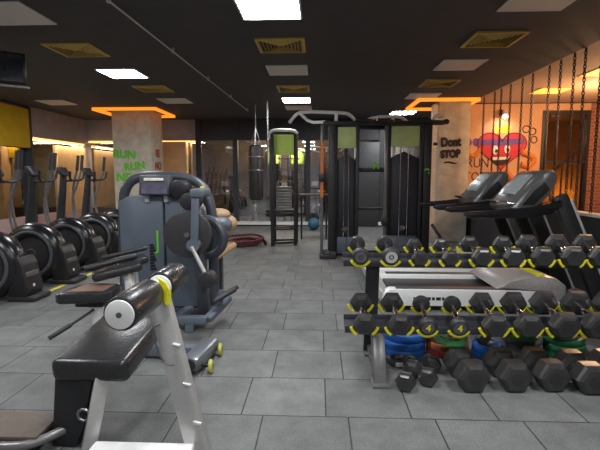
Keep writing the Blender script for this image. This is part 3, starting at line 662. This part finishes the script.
G().bar((-1.56, 3.58, .05), (-1.60, 3.58, .62), .06, .06).bar((-1.60, 3.74, .05), (-1.62, 3.74, .66), .05, .05).build('pad_post', M_silb, t)
G().bar((-1.9, 3.36, .06), (-.90, 3.22, .08), .08, .08, bev=.008).bar((-1.6, 3.36, .06), (-1.6, 3.80, .06), .06, .06).build('base_beam', M_slate, t)
f_ = G().bar((-.92, 2.97, .075), (-.86, 3.41, .075), .14, .11, bev=.035).build('wheeled_foot', mat('foot_grey', (.20, .22, .24), .3, .4), t)
G().cyl((-.92, 2.96, .075), (-.92, 2.98, .075), .052).build('end_plug', M_rub, f_)
for y in (3.03, 3.34):
    wl = G().torus((-.775, y, .05), .033, .017, (1, .1, 0), 24, 8).build('wheel', M_yelc if False else mat('lime_wheel', (.45, .45, .10), .5), f_)
    G().cyl((-.79, y, .05), (-.76, y, .05), .022).build('wheel_hub', M_rub, wl); G().bar((-.87, y, .06), (-.77, y, .05), .02, .02).build('axle', M_blk, wl)
G().span(-1.95, -1.83, 3.10, 3.6, 0, .05, bev=.01).build('rear_foot', M_slate, t)
k_ = G().cyl((-1.05, 3.24, .11), (-1.06, 3.24, .26), .007).build('pop_pin', M_chr, t)
G().box((-1.06, 3.24, .275), (.07, .05, .04), bev=.012).build('knob', M_rub, k_)

# ------------------------------------------------------------------ foreground leg machine
t = thing('decline_bench', 'silver framed decline bench with white capped foam rollers and black pad', 'exercise bench', (-.95, 2.1, 0))
RX, RZ = -.802, .862
for y0, y1 in ((1.70, 2.02), (2.15, 2.42)):
    r_ = G().cyl((RX, y0, RZ), (RX, y1, RZ), .0735, n=36, bev=.012).build('foam_roller', M_lea, t)
    G().cyl((RX, y0-.008, RZ), (RX, y0+.01, RZ), .061, n=32, bev=.003).build('end_cap', M_white, r_)
    G().cyl((RX, y0-.012, RZ), (RX, y0, RZ), .012, n=14).build('end_bolt', M_gun, r_)
G().cyl((RX, 1.72, RZ), (RX, 2.41, RZ), .02).build('axle', M_chr, t)
p_ = G().prism([(-.85, .865), (-.825, .905), (-.775, .905), (-.745, .87), (-.545, .0), (-.66, .0)], 2.06, 2.13, bev=.012).build('post', M_sil, t)
for z, in ((.70,), (.50,), (.30,)):
    xx = -.74+(.98-z)*.195/.86
    G().cyl((xx-.03, 2.05, z-.1), (xx+.015, 2.03, z-.1), .010, n=12).build('bolt', M_sil, p_)
G().tube([(-.775, 2.06, .70), (-.815, 2.05, .68), (-.79, 2.05, .58), (-.755, 2.05, .50), (-.71, 2.06, .49)], .005, 8, smooth=2).build('side_handle', M_gun, p_)
G().lathe([(0, -.03), (.05, -.03), (.052, -.02), (.052, .02), (.05, .03), (0, .03)], (RX, 2.10, RZ), (0, 1, 0), 28).build('bracket_collar', M_sil, t)
G().prism([(-.775, .935), (-.735, .91), (-.71, .86), (-.715, .80), (-.74, .80), (-.75, .87)], 2.045, 2.055).build('yellow_sticker', M_yelc, t)
def tilted(x0, x1, y0, y1, z0, z1, rise): return [(x0, y0), (x1, y0), (x1, y1), (x0, y1)]
pb = G().box((0, 0, 0), (.40, .66, .125), bev=.035, seg=3); bmesh.ops.rotate(pb.bm, cent=(0, 0, 0), matrix=Matrix.Rotation(.11, 3, 'X'), verts=pb.bm.verts); bmesh.ops.translate(pb.bm, vec=(-1.16, 2.41, .468), verts=pb.bm.verts)
pb = pb.build('pad', M_lea, t)
G().box((-1.16, 2.41, .398), (.30, .5, .02), rot=Matrix.Rotation(.11, 3, 'X')).build('pad_board', M_blk, pb)
G().bar((-1.11, 2.14, .42), (-1.19, 2.10, .0), .09, .07, bev=.008).build('front_leg', M_sil, t)
G().prism([(-1.40, .0), (-1.27, .0), (-1.22, .12), (-1.16, .39), (-1.36, .39)], 2.12, 2.22, bev=.008).build('black_cover', M_blk, t)
G().torus((-1.20, 2.09, .20), .03, .008, (0, 1, 0), 16, 6).build('hook', M_gun, t)
G().bar((-1.13, 2.02, .042), (-.62, 2.02, .042), .09, .075, bev=.01).build('base_beam', M_silb, t)
G().span(-2.0, -1.42, 2.03, 2.27, .085, .11, bev=.006).build('foot_plate', M_brown, t)
G().tube([(-2.0, 2.0, .075), (-1.55, 2.0, .07), (-1.43, 2.03, .075), (-1.33, 2.14, .09)], .024, 12, smooth=2).build('grey_tube', M_gun, t)
for x in (-1.95, -1.49): G().span(x-.035, x+.035, 2.04, 2.26, 0, .088).build('plate_foot', M_blk, t)

# ------------------------------------------------------------------ cable machine
t = thing('cable_machine', 'large black twin tower cable machine with lime headers and white pull up bars', 'cable machine', (1.1, 8, 0))
def tower(x0, x1, y0, y1, h, hm):
    w_ = G().span(x0-.06, x0, y0, y1, 0, h, bev=.008).span(x1, x1+.06, y0, y1, 0, h, bev=.008).build('weight_tower', M_blk, t)
    G().span(x0, x1, y0+.02, y0+.06, h-.42, h-.06, bev=.004).build('header_panel', hm, w_)
    G().prism([(x0, .34), (x1, .34), (x1, h-.62), ((x0+x1)/2, h-.5), (x0, h-.62)], y0+.10, y1, bev=.004).build('shroud', M_post, w_)
    for f in (.36, .64): G().cyl((x0+(x1-x0)*f, y0+.06, .1), (x0+(x1-x0)*f, y0+.06, h-.42), .013, n=10).build('guide_rod', M_chr, w_)
    G().span(x0, x1, y0+.04, y1, .05, .34, bev=.01).build('base_plate', M_slate, w_)
    G().ball(((x0+x1)/2-.02, y0+.03, .48), .055).build('stack_knob', M_gun, w_)
    G().span(x0, x1, y0, y1, h-.06, h, bev=.006).build('top_plate', M_blk, w_)
    return w_
tower(.33, .64, 7.72, 8.10, 2.32, M_lime)
w2 = tower(1.28, 1.78, 7.95, 8.35, 2.36, M_olive)
G().span(.17, .29, 7.62, 7.80, 0, 2.30, bev=.01).build('upright', M_blk, t)
G().span(1.87, 2.01, 8.0, 8.22, 0, 2.40, bev=.01).build('upright', M_blk, t)
text('e', .22, (1.93, 7.995, 1.52), FACE, M_lgreen, t, 'green_emblem', bold=.03)
u_ = G().span(.03, .085, 7.60, 7.66, 0, 2.28, bev=.006).build('pulley_rail', M_gun, t)
G().span(.033, .082, 7.588, 7.60, 1.05, 2.0).build('orange_strip', M_orange, u_)
G().span(.0, .11, 7.54, 7.70, 1.32, 1.46, bev=.02).build('sliding_carriage', M_blk, u_)
u_ = G().span(1.15, 1.205, 7.80, 7.86, 0, 2.28, bev=.006).build('pulley_rail', M_gun, t)
G().span(1.12, 1.235, 7.74, 7.92, .55, .69, bev=.02).build('sliding_carriage', M_blk, u_)
G().bar((.08, 7.63, 2.31), (2.22, 8.10, 2.36), .07, .07).bar((.64, 7.95, 2.28), (1.28, 8.1, 2.28), .07, .07).build('top_beam', M_blk, t)
G().bar((.68, 8.05, 1.53), (1.26, 8.05, 1.53), .06, .08).bar((.68, 8.02, .83), (1.26, 8.02, .83), .04, .045).build('cross_bar', M_blk, t)
text('H', .16, (1.03, 8.005, 1.60), FACE, M_lgreen, t, 'green_emblem', bold=.03)
G().span(.02, .3, 7.45, 8.1, 0, .07, bev=.01).span(.3, 2.06, 8.0, 8.12, 0, .06).span(1.88, 2.06, 7.6, 8.3, 0, .06, bev=.01).build('base_frame', M_blk, t)
G().cyl((.10, 7.52, .085), (.20, 7.52, .085), .055).cyl((.22, 7.5, .085), (.30, 7.5, .085), .05).build('pulley', M_rub, t)
G().tube([(-.52, 7.95, 2.36), (-.42, 8.0, 2.50), (-.30, 7.98, 2.56), (.40, 7.75, 2.50), (.52, 7.75, 2.48), (.66, 7.9, 2.36)], .030, 10, smooth=1).tube([(-.35, 7.98, 2.54), (-.16, 7.95, 2.36), (.1, 7.7, 2.34)], .028, 10, smooth=1).tube([(.30, 7.78, 2.52), (.30, 7.80, 2.33)], .026, 10).build('pull_up_bar', M_silb, t)
G().tube([(.80, 7.95, 2.36), (.95, 8.0, 2.46), (1.42, 8.1, 2.48), (1.52, 8.12, 2.44), (1.62, 8.15, 2.36)], .028, 10, smooth=1).tube([(1.30, 8.08, 2.47), (1.36, 8.10, 2.34)], .026, 10).build('pull_up_bar', M_silb, t)
G().tube([(2.02, 8.1, 2.40), (2.10, 8.1, 2.5), (2.22, 8.12, 2.48)], .028, 10, smooth=1).build('pull_up_bar', M_silb, t)
for a, b in (((.62, 7.66, 2.37), (.92, 7.72, 2.36)), ((1.0, 7.75, 2.38), (1.3, 7.85, 2.36)), ((1.62, 7.9, 2.38), (2.25, 7.98, 2.36))): G().cyl(a, b, .03, bev=.008).build('foam_grip', M_rub, t)
G().ball((2.24, 8.0, 2.37), .06, (1, 1, .8)).build('end_knob', M_rub, t)
G().bar((2.06, 8.1, 1.99), (2.12, 8.1, 1.99), .05, .05).build('hook_arm', M_blk, t)
G().bar((2.06, 8.05, .55), (2.35, 7.9, .10), .05, .05).bar((2.06, 8.1, .1), (2.38, 7.9, .08), .06, .06).build('side_brace', M_blk, t)
G().tube([(.5, 7.7, .5), (.49, 7.68, .48), (.49, 7.66, .10)], .006, 6).build('cable', M_rub, t)

# left station with lime header
t = thing('stretch_station', 'narrow black frame with lime header panel and low shelves left of cable machine', 'exercise machine', (-.65, 9, 0))
for x, y in ((-.86, 8.86), (-.40, 8.98), (-.86, 9.28), (-.40, 9.40)): G().span(x-.035, x+.035, y-.035, y+.035, 0, 2.26, bev=.006).build('upright', M_blk, t)
G().tube([(-.90, 8.9, 2.16), (-.90, 8.88, 2.30), (-.80, 8.86, 2.33), (-.42, 8.95, 2.33), (-.36, 8.97, 2.26)], .03, 10, smooth=1).build('top_bar', M_silb, t)
G().prism([(-.83, 1.84), (-.43, 1.84), (-.43, 2.24), (-.83, 2.24)], 8.90, 8.93, bev=.004).build('header_panel', mat('bright_lime', (.58, .78, .15), .5), t)
for z in (.06, .34, .62, .70): G().bar((-.86, 8.88, z), (-.40, 9.0, z), .05, .04).bar((-.86, 9.26, z), (-.40, 9.38, z), .05, .04).build('cross_bar', M_blk, t)
G().prism([(-.84, 8.9), (-.42, 9.02), (-.42, 9.36), (-.84, 9.24)], .70, .73, 'xy').build('shelf', M_blk, t)
for x in (-.74, -.56): G().cyl((x, 9.1, .72), (x, 9.1, 2.2), .012, n=8).build('guide_rod', M_chr, t)
g = G()
for k in range(8): g.span(-.80, -.48, 9.06, 9.14, .74+.06*k, .79+.06*k, bev=.006)
g.build('weight_stack', M_gun, t); station = t; t.location.x -= .07
for z in (1.05, 1.3, 1.55, 1.78): G().bar((-.86, 9.28, z), (-.40, 9.40, z), .03, .03).build('rung', M_gun, t)
t = thing('bench_plank', 'brown plank bench behind the cable machine, left of its rail', 'bench', (-.1, 9.9, 0))
G().span(-.42, .22, 9.8, 10.1, .98, 1.02, bev=.005).build('top', M_brown, t)
for x in (-.38, .18): G().span(x-.02, x+.02, 9.84, 10.06, 0, .98).build('leg', M_blk, t)
# hanging chain, punching bag, ball, rope
t = thing('punching_bag', 'black punching bag hung from the ceiling before the glass front', 'punching bag', (-1.42, 10, 3.0))
G().lathe([(0, .88), (.12, .88), (.16, .91), (.165, 1.0), (.165, 2.0), (.155, 2.08), (.12, 2.11), (0, 2.11)], (-1.42, 10, 0), (0, 0, 1), 28).build('bag', M_lea, t)
g = G()
for a in range(4): g.cyl((-1.42+.12*math.cos(a*PI/2), 10+.12*math.sin(a*PI/2), 2.10), (-1.42, 10, 2.5), .008, n=6)
g.cyl((-1.42, 10, 2.5), (-1.42, 10, 3.0), .012, n=8).build('suspension_chain', M_gun, t)
G().torus((-1.42, 10, 1.85), .166, .010, n=28, m=6).torus((-1.42, 10, 1.55), .166, .010, n=28, m=6).build('band', M_gun, t)
c = ch.copy(); COL.objects.link(c); c.data = ch.data.copy(); c.data.transform(Matrix.Translation((0, 0, -.965)) @ Matrix.Scale(1, 4)); c.data.materials[0] = M_gun
c.location = (-1.08, 9.4, 1.0); tag(c, 'bright steel chain hung left of the lime headed frame', 'chain'); del c['group']
t = tag(G().ball((-.12, 11.6, .16), .16).build('medicine_ball', M_turq), 'dark teal ball on the floor behind the cable machine', 'ball')
pts = []
for i in range(90):
    a = i*.24; r = .20+.24*(i/90)
    pts.append((-1.52+r*1.05*math.cos(a)*(1.0), 9.02+r*1.5*math.sin(a), .03+.055*((i//26) % 3)+.004*math.sin(i)))
pts += [(-1.25, 9.6, .06), (-1.2, 9.62, .03)]
o = G().tube(pts, .026, 7).build('battle_rope', M_rope); tag(o, 'red and black battle rope coiled on the floor', 'rope')

# exercise bikes behind the glass
def bike():
    t = thing('exercise_bike', '', 'exercise bike', (0, 0, 0), 'exercise bikes behind the glass front')
    G().span(-.30, .30, -.55, -.47, 0, .06).span(-.30, .30, .47, .55, 0, .06).bar((0, -.5, .05), (0, .5, .05), .08, .06).bar((0, -.4, .06), (0, .15, .55), .07, .07).bar((0, .35, .06), (0, -.2, .55), .07, .07).build('frame', M_sil, t)
    f = G().cyl((-.03, -.38, .33), (.03, -.38, .33), .24, n=32, bev=.01).build('flywheel', M_gun, t); G().cyl((-.06, -.38, .33), (.06, -.38, .33), .05).build('hub', M_chr, f)
    G().bar((0, -.28, .5), (0, -.36, 1.05), .06, .06).build('handlebar_post', M_blk, t)
    G().tube([(-.24, -.56, 1.14), (-.24, -.40, 1.08), (0, -.36, 1.06), (.24, -.40, 1.08), (.24, -.56, 1.14)], .02, 8, smooth=1).build('handlebar', M_blk, t)
    G().box((0, -.42, 1.2), (.20, .03, .15), rot=Matrix.Rotation(-.5, 3, 'X'), bev=.01).build('console', M_mwhite, t)
    G().bar((0, .28, .3), (0, .34, .92), .05, .05).build('seat_post', M_chr, t)
    G().prism([(-.03, .12), (.03, .12), (.12, .40), (.10, .46), (-.10, .46), (-.12, .40)], .92, .98, 'xy', bev=.02).build('saddle', M_mwhite, t)
    for s in (-1, 1): G().bar((s*.05, -.02, .35), (s*.10, -.02+s*.15, .30), .02, .03).box((s*.15, -.02+s*.15, .30), (.10, .08, .03)).build('pedal', M_blk, t)
    return t
b = bike()
for i, (x, y) in enumerate(((-2.85, 13.35), (-1.95, 13.4), (-.95, 13.35), (.0, 13.4))):
    place(b, i, (x, y, 0), 'exercise bike behind the glass front, %s from the left' % ordn[i], rz=.2-.15*i)
for i, (x, y, rz) in enumerate(((-1.55, 15.2, .2), (-.75, 15.0, -.15), (1.2, 15.1, .1))):
    o = copy_tree(station); o.location = (x, y, 0); o.rotation_euler = (0, 0, rz); o['group'] = 'frames in the room behind the glass'
    o['label'] = 'dim lime headed frame in the room behind the glass, %s from the left' % ordn[i]
for i, x in enumerate((-2.6, .5)):
    o = copy_tree(e); o.scale = (1, 1, 1); o.location = (x, 15.25, 0); o.rotation_euler = (0, 0, 1.2); o['group'] = 'ellipticals behind the glass'
    o['label'] = 'dark elliptical trainer behind the glass front, %s' % ('left of the punching bag', 'right of the punching bag')[i]
t = thing('added_fill_lamp', 'warm bulb added to light the room behind the glass front', 'lamp', (-1.2, 14.3, 3.0))  # invented fixture, put in as a source for the added fill light
G().cyl((-1.2, 14.3, 2.75), (-1.2, 14.3, 3.0), .01, n=8).build('cord', M_blk, t); G().ball((-1.2, 14.3, 2.72), .06).build('bulb', mat('fill_bulb', (1, .8, .5), .5, emit=10, ecol=(1, .7, .4)), t)
for m in (M_lit,): m.cycles.emission_sampling = 'FRONT'
